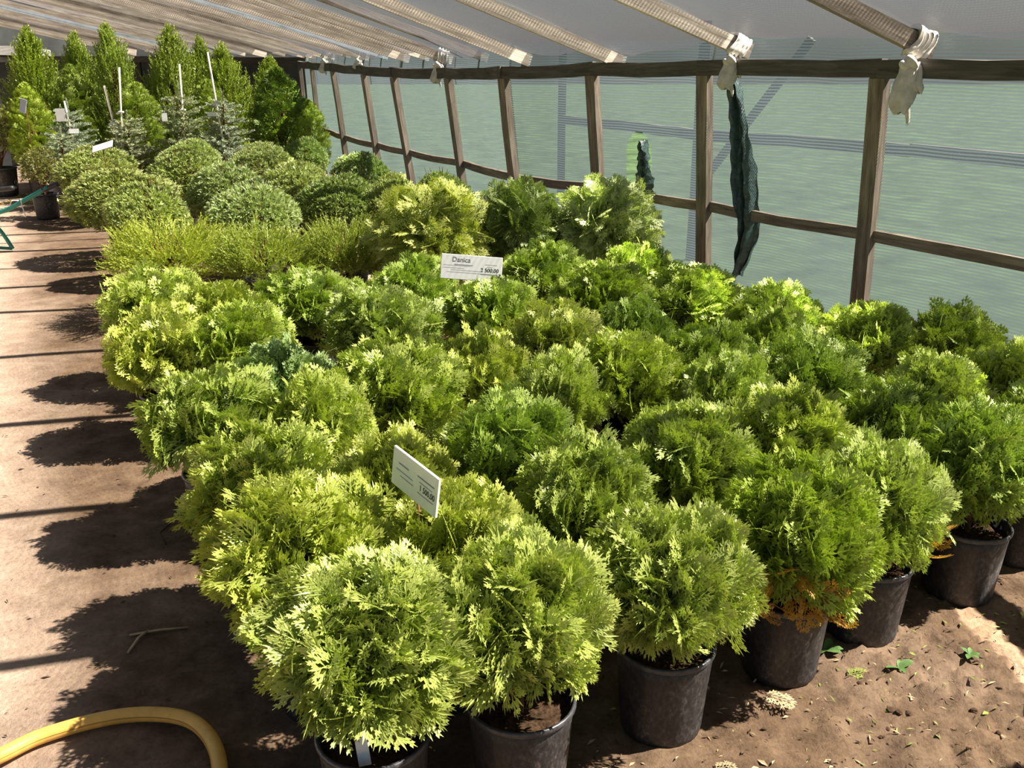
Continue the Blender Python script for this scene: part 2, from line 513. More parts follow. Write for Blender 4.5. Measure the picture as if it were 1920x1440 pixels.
# ------------------------------------------------------------ roof: rafters and netting
RD = Vector((-.95, -.31, .295)); RD /= math.hypot(RD.x, RD.y)
RAFT = [(3.1, -.45), (3.02, .75), (2.97, 1.95), (2.88, 3.05), (2.62, 4.0), (2.03, 4.87), (1.38, 5.90), (.74, 6.86), (.10, 7.52), (-.58, 8.90), (-1.05, 9.73), (-1.60, 10.80), (-2.21, 12.12), (-2.72, 13.5), (-3.1, 14.6), (-3.75, 14.95), (-4.45, 15.2), (-5.2, 15.45), (-6.0, 15.7)]
roof = empty('ceiling', (0, 0, 0), 0, 'sloping roof of timber rafters under grey shade netting', None, None, 'structure')
RL = 7.2
SL = [.36] * 9 + [.315, .29, .275, .26, .25, .245, .24, .235, .23, .225]
def rdir(i): return Vector((-.951, -.31, SL[i]))
def raft_z(i):
    return 1.655 if i < 7 else 1.60 + .02 * (i - 8) * .5
raft_a = []
for i, (x, y) in enumerate(RAFT):
    a = Vector((x, y, raft_z(i))) - rdir(i) * .04
    raft_a.append(a)
    b = a + rdir(i) * RL
    beam('rafter', a, b, .045, .088, M_woodlight if i >= 6 else M_wood, roof, seed=60 + i, jit=.004, seg=6, sag=0)
# extra thin laths over the far roof; the bluish ones stand for film strips
for i in range(8, len(RAFT) - 1):
    for q in (.5,):
        a = raft_a[i].lerp(raft_a[i + 1], q) + Vector((0, 0, .012))
        beam('lath', a, a + (rdir(i) * (1 - q) + rdir(i + 1) * q) * RL, .024, .07, (M_woodlight, M_bluefilm, M_wood)[i % 3], roof, seed=90 + i * 3 + int(q * 3), jit=.003, seg=4)
for i in range(len(RAFT) - 1):
    a0, a1 = raft_a[i], raft_a[i + 1]
    L0 = (a1 - a0).length
    ph = rnd.uniform(0, 6)
    def fr(u, v, a0=a0, a1=a1, ph=ph, i=i):
        t0 = .12 + .10 * math.sin(math.pi * u + .4 * math.sin(ph)) + .02 * math.sin(u * 11 + ph)
        t = t0 + (RL - t0) * v
        p = a0.lerp(a1, u) + (rdir(i) * (1 - u) + rdir(i + 1) * u) * t
        sag = .045 + .02 * math.sin(ph)
        near = max(0, 1 - (t - t0) / .35)
        p.z += .05 - sag * math.sin(math.pi * u) * (1 + .3 * math.sin(t * 2.3 + ph)) - .04 * near * math.sin(math.pi * u) + .006 * math.sin(t * 7 + ph) * math.sin(u * 8)
        return p
    net_panel('net_panel', fr, 12, 40, M_roofnet, roof, L0, RL, uoff=i * 1.1)

# rear gable wall
back = empty('wall_back', (0, 0, 0), 0, 'dark tarpaulin end wall behind the tall conifers', None, None, 'structure')
e0 = Vector((-6.0, 15.8, 0)); ed = Vector((RD.x, RD.y, 0)); 
def bw(t, z): return e0 + ed * t + Vector((0, 0, z))
net_panel('tarpaulin', lambda u, v: bw(7.2 * u, -.05 + (1.62 + .05) * v) + Vector((0, .03 * math.sin(u * 30), 0)), 40, 6, M_darktarp, back, 7, 1.6)
net_panel('gable_net', lambda u, v: bw(7.2 * u, 1.62 + (.02 + .225 * 7.2 * u) * v), 20, 6, M_darktarp, back, 7, 2)
net_panel('tarpaulin', lambda u, v: Vector((-3.1 - 2.9 * u, 14.78 + 1.02 * u + .02 * math.sin(u * 20), -.05 + 1.67 * v)), 20, 6, M_darktarp, back, 3, 1.6)
beam('end_rail', (-3.05, 14.72, 1.58), (-6.0, 15.76, 1.60), .06, .09, M_wooddark, back, seed=6)
beam('end_rail', bw(-.05, 1.60), bw(7.2, 1.60), .06, .09, M_wooddark, back, seed=5)
for t in (0, 1.8, 3.6, 5.4, 7.1):
    beam('end_post', bw(t, -.05), bw(t, 1.56), .08, .08, M_wooddark, back, roll_up=ed, seed=int(t * 7))
net_panel('plastic_strip', lambda u, v: bw(1.2 + 5.9 * u, 1.64 + .09 * v * (1 + .5 * math.sin(u * 17)) + .02 * math.sin(u * 9)) + Vector((.02 * math.sin(u * 40), -.09 - .02 * math.sin(u * 23), 0)), 60, 2, M_film, back, 5, .1)

# outer frame beyond the netting
outer = empty('outer_frame', (2.6, 7.5, 0), 0, 'dark timber frame standing outside, seen through the wall netting', 'frame')
oo = Vector((1.6, .75, 0))
OP = [P2[k] + oo for k in (3, 4, 5, 6, 7, 8, 9)]
for k in range(len(OP) - 1):
    beam('rail', OP[k] + Vector((0, 0, .98)), OP[k + 1] + Vector((0, 0, .98)), .05, .09, M_wooddark, outer, seed=k + 120)
for k in (1, 4, 6):
    beam('post', OP[k] + Vector((0, 0, -.12)), OP[k] + Vector((0, 0, 1.9)), .08, .08, M_wooddark, outer, roll_up=(1, 0, 0), seed=k + 130)
beam('brace', OP[3] + Vector((.1, 0, 1.75)), OP[4] + Vector((0, 0, .5)), .05, .06, M_wooddark, outer, seed=140)
beam('brace', OP[0] + Vector((-.1, .2, .2)), OP[1] + Vector((0, -.4, 1.0)), .05, .06, M_wooddark, outer, seed=141)

# ------------------------------------------------------------ foliage generators
def kite(V, T, F, p, d, l, w, t0, t1, z=0):
    px, py = p; dx, dy = d; k = len(V)
    V += [(px, py, z), (px + dx * l * .5 - dy * w * .5, py + dy * l * .5 + dx * w * .5, z + .006), (px + dx * l, py + dy * l, z), (px + dx * l * .5 + dy * w * .5, py + dy * l * .5 - dx * w * .5, z + .006)]
    T += [t0, (t0 + t1) / 2, t1, (t0 + t1) / 2]
    F.append((k, k + 1, k + 2, k + 3))

def spray(seed, n=6, sub=3, droop=.15, cup=.15, w=.05, spread=.52, ang0=58, ang1=34):
    """flat fern-like spray of scale leaves, axis +Y, unit length"""
    r = random.Random(seed)
    V = []; T = []; F = []
    for s in range(4):
        kite(V, T, F, (0, s * .25), (r.uniform(-.06, .06), 1), .3, w * .9, s * .25, s * .25 + .25)
    for i in range(n):
        for sd in (-1, 1):
            t = .12 + .80 * (i + (.25 if sd > 0 else 0)) / n
            a = R(ang0 + (ang1 - ang0) * t + r.uniform(-8, 8))
            l = spread * (math.sin(math.pi * min(1, .25 + t * .78)) ** .8 * .85 + .15) * r.uniform(.8, 1.1)
            d = (sd * math.sin(a), math.cos(a))
            kite(V, T, F, (0, t), d, l, w * 1.05, t * .6, min(1, t * .6 + .45))
            for j in range(sub):
                q = .30 + .55 * j / max(1, sub - .3)
                p = (d[0] * l * q, t + d[1] * l * q)
                for s2 in (-1, 1):
                    a2 = a * sd + s2 * R(36 + r.uniform(-6, 6))
                    kite(V, T, F, p, (math.sin(a2), math.cos(a2)), l * (.42 - .22 * q) * r.uniform(.8, 1.15), w * .85, t * .6 + q * .3, min(1, t * .6 + q * .3 + .35))
    V = np.array(V); T = np.array(T)
    V[:, 2] += -droop * V[:, 1] ** 2 - cup * np.abs(V[:, 0]) ** 1.4
    return V, T, np.array(F)

def tuft(seed, n=9, w=.16):
    """short bunch of blades in all directions around +Y, unit length"""
    r = random.Random(seed); V = []; T = []; F = []
    for i in range(n):
        a = r.uniform(0, 6.28); b = r.uniform(.05, .75); l = r.uniform(.6, 1.05)
        d = np.array([math.sin(b) * math.cos(a), math.cos(b), math.sin(b) * math.sin(a)])
        s = np.cross(d, [r.uniform(-1, 1), r.uniform(-1, 1), r.uniform(-1, 1)]); s /= np.linalg.norm(s) + 1e-9
        k = len(V)
        V += [d * .05, d * l * .6 + s * w * .5, d * l, d * l * .6 - s * w * .5]
        T += [.1, .5, 1, .5]; F.append((k, k + 1, k + 2, k + 3))
    return np.array(V), np.array(T), np.array(F)

def shoot(seed, n=16, w=.045, ln=.2, sp=.55):
    """juniper/spruce shoot: needle twigs all round an axis +Y of unit length"""
    r = random.Random(seed); V = []; T = []; F = []
    for i in range(n):
        t = i / n
        a = i * 2.4 + r.uniform(-.3, .3)
        d = np.array([math.sin(sp) * math.cos(a), math.cos(sp), math.sin(sp) * math.sin(a)])
        l = ln * (1.15 - t * .6) * r.uniform(.8, 1.2)
        p = np.array([0, t, 0.])
        s = np.cross(d, [r.uniform(-1, 1), r.uniform(-1, 1), r.uniform(-1, 1)]); s /= np.linalg.norm(s) + 1e-9
        k = len(V)
        V += [p, p + d * l * .5 + s * w * .5, p + d * l, p + d * l * .5 - s * w * .5]
        T += [t * .4, t * .4 + .3, t * .4 + .6, t * .4 + .3]; F.append((k, k + 1, k + 2, k + 3))
    k = len(V)
    V += [np.array([0, 0, 0.]), np.array([w * .5, .6, 0]), np.array([0, 1.08, 0]), np.array([-w * .5, .6, 0])]
    T += [.1, .5, 1, .5]; F.append((k, k + 1, k + 2, k + 3))
    return np.array(V), np.array(T), np.array(F)

def norm(a): return a / (np.linalg.norm(a, axis=-1, keepdims=True) + 1e-9)

def scatter(name, templates, pos, axis, nrm, scale, rn, mat, seed=0):
    """join many copies of the leaf templates into one mesh; axis = spray direction, nrm = hint for its flat side"""
    rg = np.random.default_rng(seed)
    axis = norm(axis)
    x = norm(np.cross(axis, nrm)); z = np.cross(x, axis)
    pick = rg.integers(0, len(templates), len(pos))
    Vs = []; Fs = []; Ts = []; Rs = []; off = 0
    for k, (V, T, F) in enumerate(templates):
        s = np.where(pick == k)[0]
        if len(s) == 0: continue
        W = (V[None, :, 0, None] * x[s][:, None, :] + V[None, :, 1, None] * axis[s][:, None, :] + V[None, :, 2, None] * z[s][:, None, :]) * scale[s][:, None, None] + pos[s][:, None, :]
        n, m = len(s), len(V)
        Vs.append(W.reshape(-1, 3))
        Fs.append((F[None] + (np.arange(n) * m)[:, None, None]).reshape(-1, F.shape[1]) + off)
        Ts.append(np.tile(T, n)); Rs.append(np.repeat(rn[s], m)); off += n * m
    me = np_mesh(name, np.concatenate(Vs), np.concatenate(Fs), False, {'tip': np.concatenate(Ts), 'rnd': np.concatenate(Rs)})
    me.materials.append(mat)
    return me

def rand_dirs(rg, n, zmin, zmax=1.0):
    z = rg.uniform(zmin, zmax, n); a = rg.uniform(0, 2 * np.pi, n); r = np.sqrt(np.maximum(0, 1 - z * z))
    return np.stack([r * np.cos(a), r * np.sin(a), z], 1)

def lumps(rg, d, k=7, amp=.14):
    c = rand_dirs(rg, k, -.3); w = np.exp((d @ c.T - 1) * 9).max(1)
    return 1 - amp * .6 + amp * w

def globe_crown(name, seed, n, tmpl, mat, rx=.22, rz=.21, zc=.19, L=(.075, .125), up=.65, zmin=-.62, inner=.42, jitter=.32, flat=.5, amp=.16, clump=0):
    """rounded crown; origin at the soil surface"""
    rg = np.random.default_rng(seed)
    d = rand_dirs(rg, n, zmin)
    Rr = lumps(rg, d, 8, amp)
    if clump:                                  # sprays gathered on branch ends with gaps between them
        c = [rand_dirs(rg, 1, zmin)[0]]
        while len(c) < clump:
            q = rand_dirs(rg, 12, zmin); dd = (q @ np.array(c).T).max(1); c.append(q[np.argmin(dd)])
        c = np.array(c); crad = rg.uniform(.86, 1.12, clump)
        k = rg.integers(0, clump, n)
        loose = rg.uniform(0, 1, n) < .22
        dn = norm(c[k] + rg.normal(0, .62 / math.sqrt(clump) * 1.25, (n, 3)))
        d = np.where(loose[:, None], d, dn)
        Rr = np.where(loose, Rr * .88, crad[k] * (1 - .5 * (1 - (dn * c[k]).sum(1)) * 6 * .5))
        Rr = np.clip(Rr, .6, 1.2)
    ln = rg.uniform(L[0], L[1], n)
    q = rg.uniform(0, 1, n) ** .45
    rad = (inner + (1 - inner) * q)
    ell = np.stack([d[:, 0] * rx, d[:, 1] * rx, d[:, 2] * rz], 1)
    tipp = ell * (Rr * rad)[:, None] + np.array([0, 0, zc])
    ax = norm(norm(ell) + np.array([0, 0, 1.]) * (up * (.35 + .65 * np.clip(d[:, 2] + .45, -.25, 1)))[:, None] + rg.normal(0, jitter, (n, 3)))
    pos = tipp - ax * ln[:, None] * .8
    # flat sides mostly upright round the crown, some turned outward
    tang = np.cross(d, np.array([0, 0, 1.])) + rg.normal(0, .5, (n, 3))
    outw = d + rg.normal(0, .5, (n, 3)) + np.array([0, 0, .3])
    sel = (rg.uniform(0, 1, n) < flat)[:, None]
    nr = np.where(sel, outw, tang)
    rn = np.clip(rg.normal(.5, .28, n), 0, 1)
    return scatter(name, tmpl, pos, ax, nr, ln, rn, mat, seed)

def stems(name, seed, n, h, r, r0=.005, trunk=.012):
    rr = random.Random(seed); V = []; F = []
    def add(pts, rad):
        v, f = tube_arrays(pts, rad, 4); k = len(V)
        V.extend([tuple(x) for x in v]); F.extend([tuple(i + k for i in q) for q in f])
    add([(0, 0, -.03), (.004, .003, h * .5), (0, 0, h * .95)], [trunk, trunk * .7, .003])
    for i in range(n):
        a = rr.uniform(0, 6.28); b = rr.uniform(.25, 1.0); z0 = rr.uniform(.01, h * .45)
        e = Vector((math.cos(a) * r * b, math.sin(a) * r * b, z0 + (h - z0) * rr.uniform(.25, .95)))
        m = Vector((math.cos(a) * r * b * .45, math.sin(a) * r * b * .45, z0 + (e.z - z0) * .4))
        add([(0, 0, z0), m, e], [r0, r0 * .75, r0 * .35])
    me = np_mesh(name, V, F, True); me.materials.append(M_bark)
    return me

sp_fine = [spray(i, 6, 2, (.08, .18, .3, .45)[i], (.1, .25, .2, .3)[i], .062) for i in range(4)]
sp_mid = [spray(10 + i, 5, 2, (.08, .2, .35)[i], .2, .066) for i in range(3)]
sp_big = [spray(20 + i, 8, 2, (.35, .55, .7)[i], .25, .042, .5) for i in range(3)]
sp_low = [spray(30 + i, 4, 1, .2, .2, .085) for i in range(3)]
tf = [tuft(i, 9, .17) for i in range(4)]
sh = [shoot(i, 16) for i in range(3)]
ndl = [shoot(40 + i, 44, .07, .2, .95) for i in range(3)]

CROWN_NEAR = [globe_crown('foliage', 100 + i, 860, sp_fine, M_thuja, rx=.225, rz=.195 + .012 * (i % 2), zc=.205, L=(.085, .14), zmin=-.22 if i < 2 else -.42, inner=.5, jitter=.30, amp=.22 + .05 * (i % 3), clump=44) for i in range(6)]
CROWN_MID = [globe_crown('foliage', 200 + i, 740, sp_mid, M_thuja, rx=.23, rz=.20, zc=.20, L=(.08, .135), zmin=-.5, inner=.5, jitter=.30, amp=.24, clump=42) for i in range(5)]
CROWN_GLOBE = [globe_crown('foliage', 300 + i, 2300, tf, M_globe, rx=.36, rz=.31, zc=.25, L=(.038, .066), up=.35, zmin=-.7, inner=.72, jitter=.45, amp=.2) for i in range(3)]
CROWN_BIG = [globe_crown('foliage', 330 + i, 520, sp_big, M_big, rx=.36, rz=.38, zc=.34, L=(.14, .22), up=.2, zmin=-.75, inner=.5, jitter=.22, flat=.9, amp=.14) for i in range(2)]

def juniper_crown(seed, n=900):
    rg = np.random.default_rng(seed)
    d = rand_dirs(rg, n, -.15, .95)
    rad = (.45 + .55 * rg.uniform(0, 1, n) ** .6) * lumps(rg, d, 12, .4)
    tip = d * np.array([.42, .42, .27]) * rad[:, None] + np.array([0, 0, .13])
    ln = rg.uniform(.09, .17, n)
    ax = norm(d * np.array([1, 1, .5]) + np.array([0, 0, .55]) + rg.normal(0, .22, (n, 3)))
    return scatter('foliage', sh, tip - ax * ln[:, None] * .7, ax, rg.normal(0, 1, (n, 3)), ln, np.clip(rg.normal(.55, .22, n), 0, 1), M_jun, seed)
CROWN_JUN = [juniper_crown(360), juniper_crown(361)]

def column_crown(seed, n, H, r, tmpl, mat, L, up, spiky):
    rg = np.random.default_rng(seed)
    t = rg.uniform(0, 1, n) ** 1.15
    a = rg.uniform(0, 2 * np.pi, n)
    prof = np.sin(np.pi * np.clip(.18 + t * .82, 0, 1)) ** .7
    lob = 1 + spiky * np.sin(a * 3 + 7 * t + seed) * .5 + rg.normal(0, spiky * .35, n)
    rr = r * prof * lob * (.5 + .5 * rg.uniform(0, 1, n) ** .5)
    ln = rg.uniform(L[0], L[1], n)
    tip = np.stack([rr * np.cos(a), rr * np.sin(a), .05 + t * (H - .05)], 1)
    out = np.stack([np.cos(a), np.sin(a), np.zeros(n)], 1)
    ax = norm(out * (.9 - .5 * t)[:, None] + np.array([0, 0, up]) + rg.normal(0, .22, (n, 3)))
    return scatter('foliage', tmpl, tip - ax * ln[:, None] * .7, ax, out + rg.normal(0, .6, (n, 3)), ln, np.clip(rg.normal(.5, .25, n), 0, 1), mat, seed)
COL_LOOSE = [column_crown(400 + i, 950, 1.0, .15, sh, M_col, (.09, .18), 1.7, .50) for i in range(3)]
COL_DENSE = [column_crown(420 + i, 900, 1.0, .19, sp_low, M_col, (.06, .10), .8, .06) for i in range(2)]

def spruce(seed, H=1.0):
    rr = random.Random(seed); rg = np.random.default_rng(seed)
    pos = []; ax = []; ln = []; V = []; F = []
    def add(pts, rad):
        v, f = tube_arrays(pts, rad, 5); k = len(V)
        V.extend([tuple(x) for x in v]); F.extend([tuple(i + k for i in q) for q in f])
    add([(0, 0, -.03), (.01, 0, H * .5), (0, .005, H)], [.02, .013, .004])
    for w in range(9):
        t = .10 + .84 * w / 9
        nb = 6 if w < 7 else 4
        a0 = rr.uniform(0, 6)
        for b in range(nb):
            a = a0 + 6.28 * b / nb + rr.uniform(-.3, .3)
            l = (.36 * (1 - t) + .07) * rr.uniform(.55, 1.2); up = rr.uniform(.15, .55); dz = rr.uniform(-.04, .04)
            o = Vector((math.cos(a), math.sin(a), 0)); p0 = Vector((0, 0, t * H + dz))
            p1 = p0 + o * l * .55 + Vector((0, 0, l * up * .4)); p2 = p0 + o * l + Vector((0, 0, l * up))
            add([p0, p1, p2], [.006, .004, .002])
            m = max(2, int(l / .07))
            for k in range(m):
                q = k / m; p = p0.lerp(p2, .15 + q * .75)
                for sd in ((0,) if k == m - 1 else (-1, 1)):
                    dirn = (o + Vector((-o.y, o.x, 0)) * sd * .9 + Vector((0, 0, rr.uniform(.1, .5)))).normalized()
                    pos.append(p); ax.append(dirn); ln.append(rr.uniform(.09, .16) * (1.15 - q * .3))
    for k in range(4):
        pos.append(Vector((0, 0, H * (.8 + .05 * k)))); ax.append(Vector((rr.uniform(-.3, .3), rr.uniform(-.3, .3), 1)).normalized()); ln.append(.1)
    pos = np.array(pos); ax = np.array(ax); ln = np.array(ln)
    fm = scatter('foliage', ndl, pos, ax, rg.normal(0, 1, (len(pos), 3)), ln, np.clip(rg.normal(.5, .2, len(pos)), 0, 1), M_spr, seed)
    sm = np_mesh('trunk', V, F, True); sm.materials.append(M_bark)
    return fm, sm
SPRUCE = [spruce(500), spruce(501)]

STEMS = [stems('stem', i, 34, .34, .17) for i in range(3)]
STEM_BIG = stems('stem', 9, 30, .6, .28, .006, .016)
STEM_POLE = stems('stem', 12, 22, .9, .10, .005, .014)

# ------------------------------------------------------------ pot meshes (unit: rim radius .135 m, height .27 m)
POT = lathe('pot', [(.0, .0), (.104, .0), (.110, .004), (.113, .02), (.1175, .09), (.118, .093), (.127, .215), (.1275, .218), (.131, .262), (.127, .262), (.123, .215), (.0, .212)], 36, True, .004)
RIM = lathe('pot_rim', [(.128, .252), (.1345, .252), (.137, .256), (.137, .264), (.134, .268), (.129, .268), (.127, .262), (.128, .252)], 36, True, .004)
def soil_mesh():
    V = [(0, 0, .232)]; F = []
    for j in range(1, 5):
        for i in range(20):
            a = 6.283 * i / 20; r = .126 * j / 4
            V.append((r * math.cos(a), r * math.sin(a), .232 + .012 * noise.noise(Vector((r * 30 * math.cos(a), r * 30 * math.sin(a), 2)))))
    for i in range(20): F.append((0, 1 + i, 1 + (i + 1) % 20))
    for j in range(3):
        for i in range(20):
            F.append((1 + j * 20 + i, 1 + (j + 1) * 20 + i, 1 + (j + 1) * 20 + (i + 1) % 20, 1 + j * 20 + (i + 1) % 20))
    me = bpy.data.meshes.new('soil'); me.from_pydata(V, [], F)
    return me
SOIL = soil_mesh()
for me, mt in ((POT, M_pot), (RIM, M_rim), (SOIL, M_soil)): me.materials.append(mt)

def potted(name, label, cat, group, x, y, crown, stem, cs=1.0, csz=None, ps=1.0, tint=(1, 1, 1), rz=None, lift=0):
    """a plant in its pot: empty at the pot's base with pot (> rim), soil, stem and foliage"""
    t = empty(name, (x, y, gheight(x, y)), 0, label, cat, group)
    p = link('pot', POT, None, t); p.scale = (ps, ps, ps)
    rr = link('pot_rim', RIM, None, p)
    s = link('soil', SOIL, None, t); s.scale = (ps, ps, ps)
    z = .235 * ps
    ang = rnd.uniform(0, 6.28) if rz is None else rz
    csz = cs if csz is None else csz
    tl = (rnd.uniform(-.05, .05), rnd.uniform(-.05, .05))
    st = link('stem', stem, None, t); st.location = (0, 0, z); st.rotation_euler = (tl[0], tl[1], ang); st.scale = (cs, cs, csz)
    f = link('foliage', crown, None, t); f.location = (0, lift * .6, z + lift); f.rotation_euler = (tl[0], tl[1], ang); f.scale = (cs, cs, csz)
    k = rnd.uniform(.90, 1.10)
    f.color = (tint[0] * k * rnd.uniform(.96, 1.04), tint[1] * k, tint[2] * k * rnd.uniform(.85, 1.2), 1)
    return t

# ------------------------------------------------------------ dwarf globe thujas (front block)
GREEN = (1, 1, 1); YEL = (1.10, 1.05, .95); DEEP = (.72, .78, .65); BLUE = (.85, .92, 1.5); FRESH = (.90, .96, .75)
G1 = 'dwarf globe thujas in black pots'
D = [
 ('A1', -0.3, 1.66, .46, YEL, 'nearest globe thuja at the front left, white tag strip in its pot'),
 ('A2', 0.02, 1.76, .375, YEL, 'globe thuja second from the left in the front row, dusty pot cut by bottom edge'),
 ('A3', 0.38, 1.98, .40, GREEN, 'globe thuja third in the front row, sprays drooping over its whole pot rim'),
 ('A4', 0.745, 2.21, .41, FRESH, 'globe thuja fourth in the front row with orange-brown dead sprays above the rim'),
 ('A5', 1.04, 2.4, .38, GREEN, 'globe thuja fifth in the front row with brown dead twigs low on its right'),
 ('A6', 1.42, 2.6, .37, FRESH, 'globe thuja sixth in the front row, pot clear of debris at far right'),
 ('A7', 1.74, 2.84, .36, FRESH, 'globe thuja at the right picture edge, mostly out of view behind sixth front plant'),
 ('B1', -0.5, 2.06, .47, YEL, 'yellow-green globe thuja right behind the nearest one, beside the path'),
 ('B2', -0.14, 2.12, .36, YEL, 'globe thuja just right of the tilted grey price sign'),
 ('B3', 0.2, 2.36, .38, GREEN, 'globe thuja behind the gap between second and third front-row plants'),
 ('B4', 0.55, 2.66, .42, GREEN, 'globe thuja with a dark hollow, behind the third and fourth front-row plants'),
 ('B5', 0.9, 2.76, .42, YEL, 'globe thuja directly behind the fourth front-row plant'),
 ('B6', 1.24, 2.86, .36, DEEP, 'deep green globe thuja directly behind the fifth front-row plant'),
 ('B7', 1.58, 3.28, .36, GREEN, 'globe thuja behind sixth front-row plant, in front of dark ball by the net'),
 ('B8', 1.92, 3.40, .36, GREEN, 'globe thuja cut by right picture edge below the netting'),
 ('C0', -0.7, 2.44, .43, YEL, 'yellow-green globe thuja third along the path edge from the front'),
 ('C1', -1.03, 3.00, .46, GREEN, 'globe thuja fourth along the path edge, sprays reaching over the path'),
 ('C2', -.64, 2.95, .33, YEL, 'small bright globe thuja with yellowish top, right of the fourth path-edge plant'),
 ('C3', -0.35, 2.48, .33, YEL, 'globe thuja just left of and behind the tilted grey price sign'),
 ('C4', -0.01, 2.72, .42, FRESH, 'globe thuja two behind the second front-row plant, dark hollow below it'),
 ('C5', -.86, 3.32, .39, BLUE, 'bluish-green globe thuja behind the fourth path-edge plant'),
 ('C6', -.42, 3.32, .50, GREEN, 'wide globe thuja right of the bluish-green one'),
 ('C7', -.10, 3.50, .34, YEL, 'small globe thuja two plants below the white name sign'),
 ('C7b', .18, 3.28, .33, GREEN, 'small globe thuja between the wide one and mid-block pale one'),
 ('C8', .46, 3.46, .46, YEL, 'broad pale-tipped globe thuja in the middle of the block'),
 ('C9', .80, 3.25, .35, GREEN, 'globe thuja just right of and before the broad pale-tipped one'),
 ('C9b', .82, 3.62, .36, DEEP, 'deep green globe thuja behind and right of the broad pale-tipped one'),
 ('C10', 1.16, 3.42, .40, DEEP, 'dark shaded globe thuja at right of the block below two net-side plants'),
 ('C11', 1.60, 4.02, .40, GREEN, 'globe thuja at foot of the nearest wall post'),
 ('C12', 1.27, 4.30, .42, FRESH, 'globe thuja by the netting between the two nearest wall posts'),
 ('C13', 1.12, 3.84, .36, GREEN, 'globe thuja in front of the one standing between nearest wall posts'),
 ('C14', .21, 3.94, .43, YEL, 'globe thuja with open twiggy top behind the broad pale-tipped one'),
 ('C15', .55, 4.05, .35, DEEP, 'small deep green globe thuja in the middle, framed by dark gaps'),
 ('C16', .93, 4.80, .52, FRESH, 'large globe thuja against the netting left of the second wall post'),
 ('C17', .47, 4.72, .52, FRESH, 'large fresh green globe thuja right of the white name sign'),
 ('C18', .20, 5.30, .52, FRESH, 'fresh green globe thuja before the dark drooping bush'),
 ('C19', .72, 5.32, .40, FRESH, 'globe thuja tucked below the pale drooping bush at the netting'),
 ('C20', 1.93, 3.92, .38, DEEP, 'dark globe thuja alone against the netting at far right'),
 ('D1', -1.02, 4.62, .55, FRESH, 'globe thuja in front of the middle feathery juniper'),
 ('D2', -.60, 4.18, .60, GREEN, 'wide globe thuja half in shade, left of the name-sign plant'),
 ('D3', -.52, 4.95, .44, FRESH, 'globe thuja at the left end of the white name sign'),
 ('D4', -.10, 4.40, .46, FRESH, 'globe thuja directly below the white name sign'),
 ('D5', -1.80, 4.60, .52, YEL, 'globe thuja at the path edge before the leftmost feathery juniper'),
 ('D5b', -1.42, 4.42, .42, YEL, 'globe thuja behind the deep-shaded plant, second in from the path'),
 ('D6', -1.18, 3.88, .46, FRESH, 'globe thuja with a dark shadow under it, behind the bluish-green one'),
 ('D7', -1.50, 3.85, .46, YEL, 'globe thuja fifth along the path edge, sprays brushing the shadow stripes'),
]
for k, (nm, x, y, w, tint, lab) in enumerate(D):
    near = y < 3.05
    crown = CROWN_NEAR[k % 6] if near else CROWN_MID[k % 5]
    cs = min(w / .44, 1.22)
    o = potted('potted_globe_thuja', lab, 'shrub', G1, x, y, crown, STEMS[k % 3], cs * 1.04, (.9 + .1 * cs) * (.86 if nm == 'A1' else 1.0), .92, tint, None, {'A1': .06, 'A2': .02}.get(nm, 0))
    if nm in ('A4', 'A5'):
        rg = np.random.default_rng(k)
        n = 26 if nm == 'A4' else 12
        far = .05 if nm == 'A4' else 0.0
        a = rg.uniform(-2.2, -1.1, n) if nm == 'A4' else rg.uniform(-1.0, .2, n)
        d = np.stack([np.cos(a), np.sin(a), np.zeros(n)], 1)
        pos = d * rg.uniform(.09 + far, .15 + far, n)[:, None] + np.stack([np.zeros(n), np.zeros(n), rg.uniform(.04, .20, n)], 1)
        me = scatter('dead_foliage', sp_fine, pos, d + rg.normal(0, .4, (n, 3)) + np.array([0, 0, .1]), d + rg.normal(0, .5, (n, 3)), rg.uniform(.05, .08, n), rg.uniform(0, 1, n), M_brownleaf, k)
        f = link('dead_foliage', me, None, o); f.location = (0, 0, .215); f['label'] = 'dry orange-brown dead sprays'

# ------------------------------------------------------------ feathery junipers
for k, (x, y, w, lab) in enumerate([(-2.22, 5.95, .98, 'feathery spreading juniper leftmost of three, reaching over the path edge'),
                                    (-1.60, 5.95, .86, 'feathery spreading juniper in the middle of the three'),
                                    (-1.08, 6.0, .70, 'feathery spreading juniper rightmost of three, beside the pale drooping bush'),
                                    ]):
    potted('potted_juniper', lab, 'shrub', 'feathery junipers', x, y, CROWN_JUN[k % 2], STEMS[k], w / .80, .98, 1.05, (1.1, 1.05, .9))
# ------------------------------------------------------------ larger drooping thujas
for k, (x, y, w, tint, lab) in enumerate([(-.49, 5.85, .80, (1.1, 1.05, 1.0), 'large pale-tipped thuja bush with drooping fans, behind the name sign'),
                                          (.07, 6.02, .60, (.66, .70, .66), 'dark green drooping thuja bush between two paler ones'),
                                          (.62, 6.05, .72, (1.25, 1.25, 1.6), 'silvery pale thuja bush with drooping fans against the netting')]):
    potted('potted_drooping_thuja', lab, 'shrub', 'large drooping thujas', x, y, CROWN_BIG[k % 2], STEM_BIG, w / .76, .93, 1.1, tint)

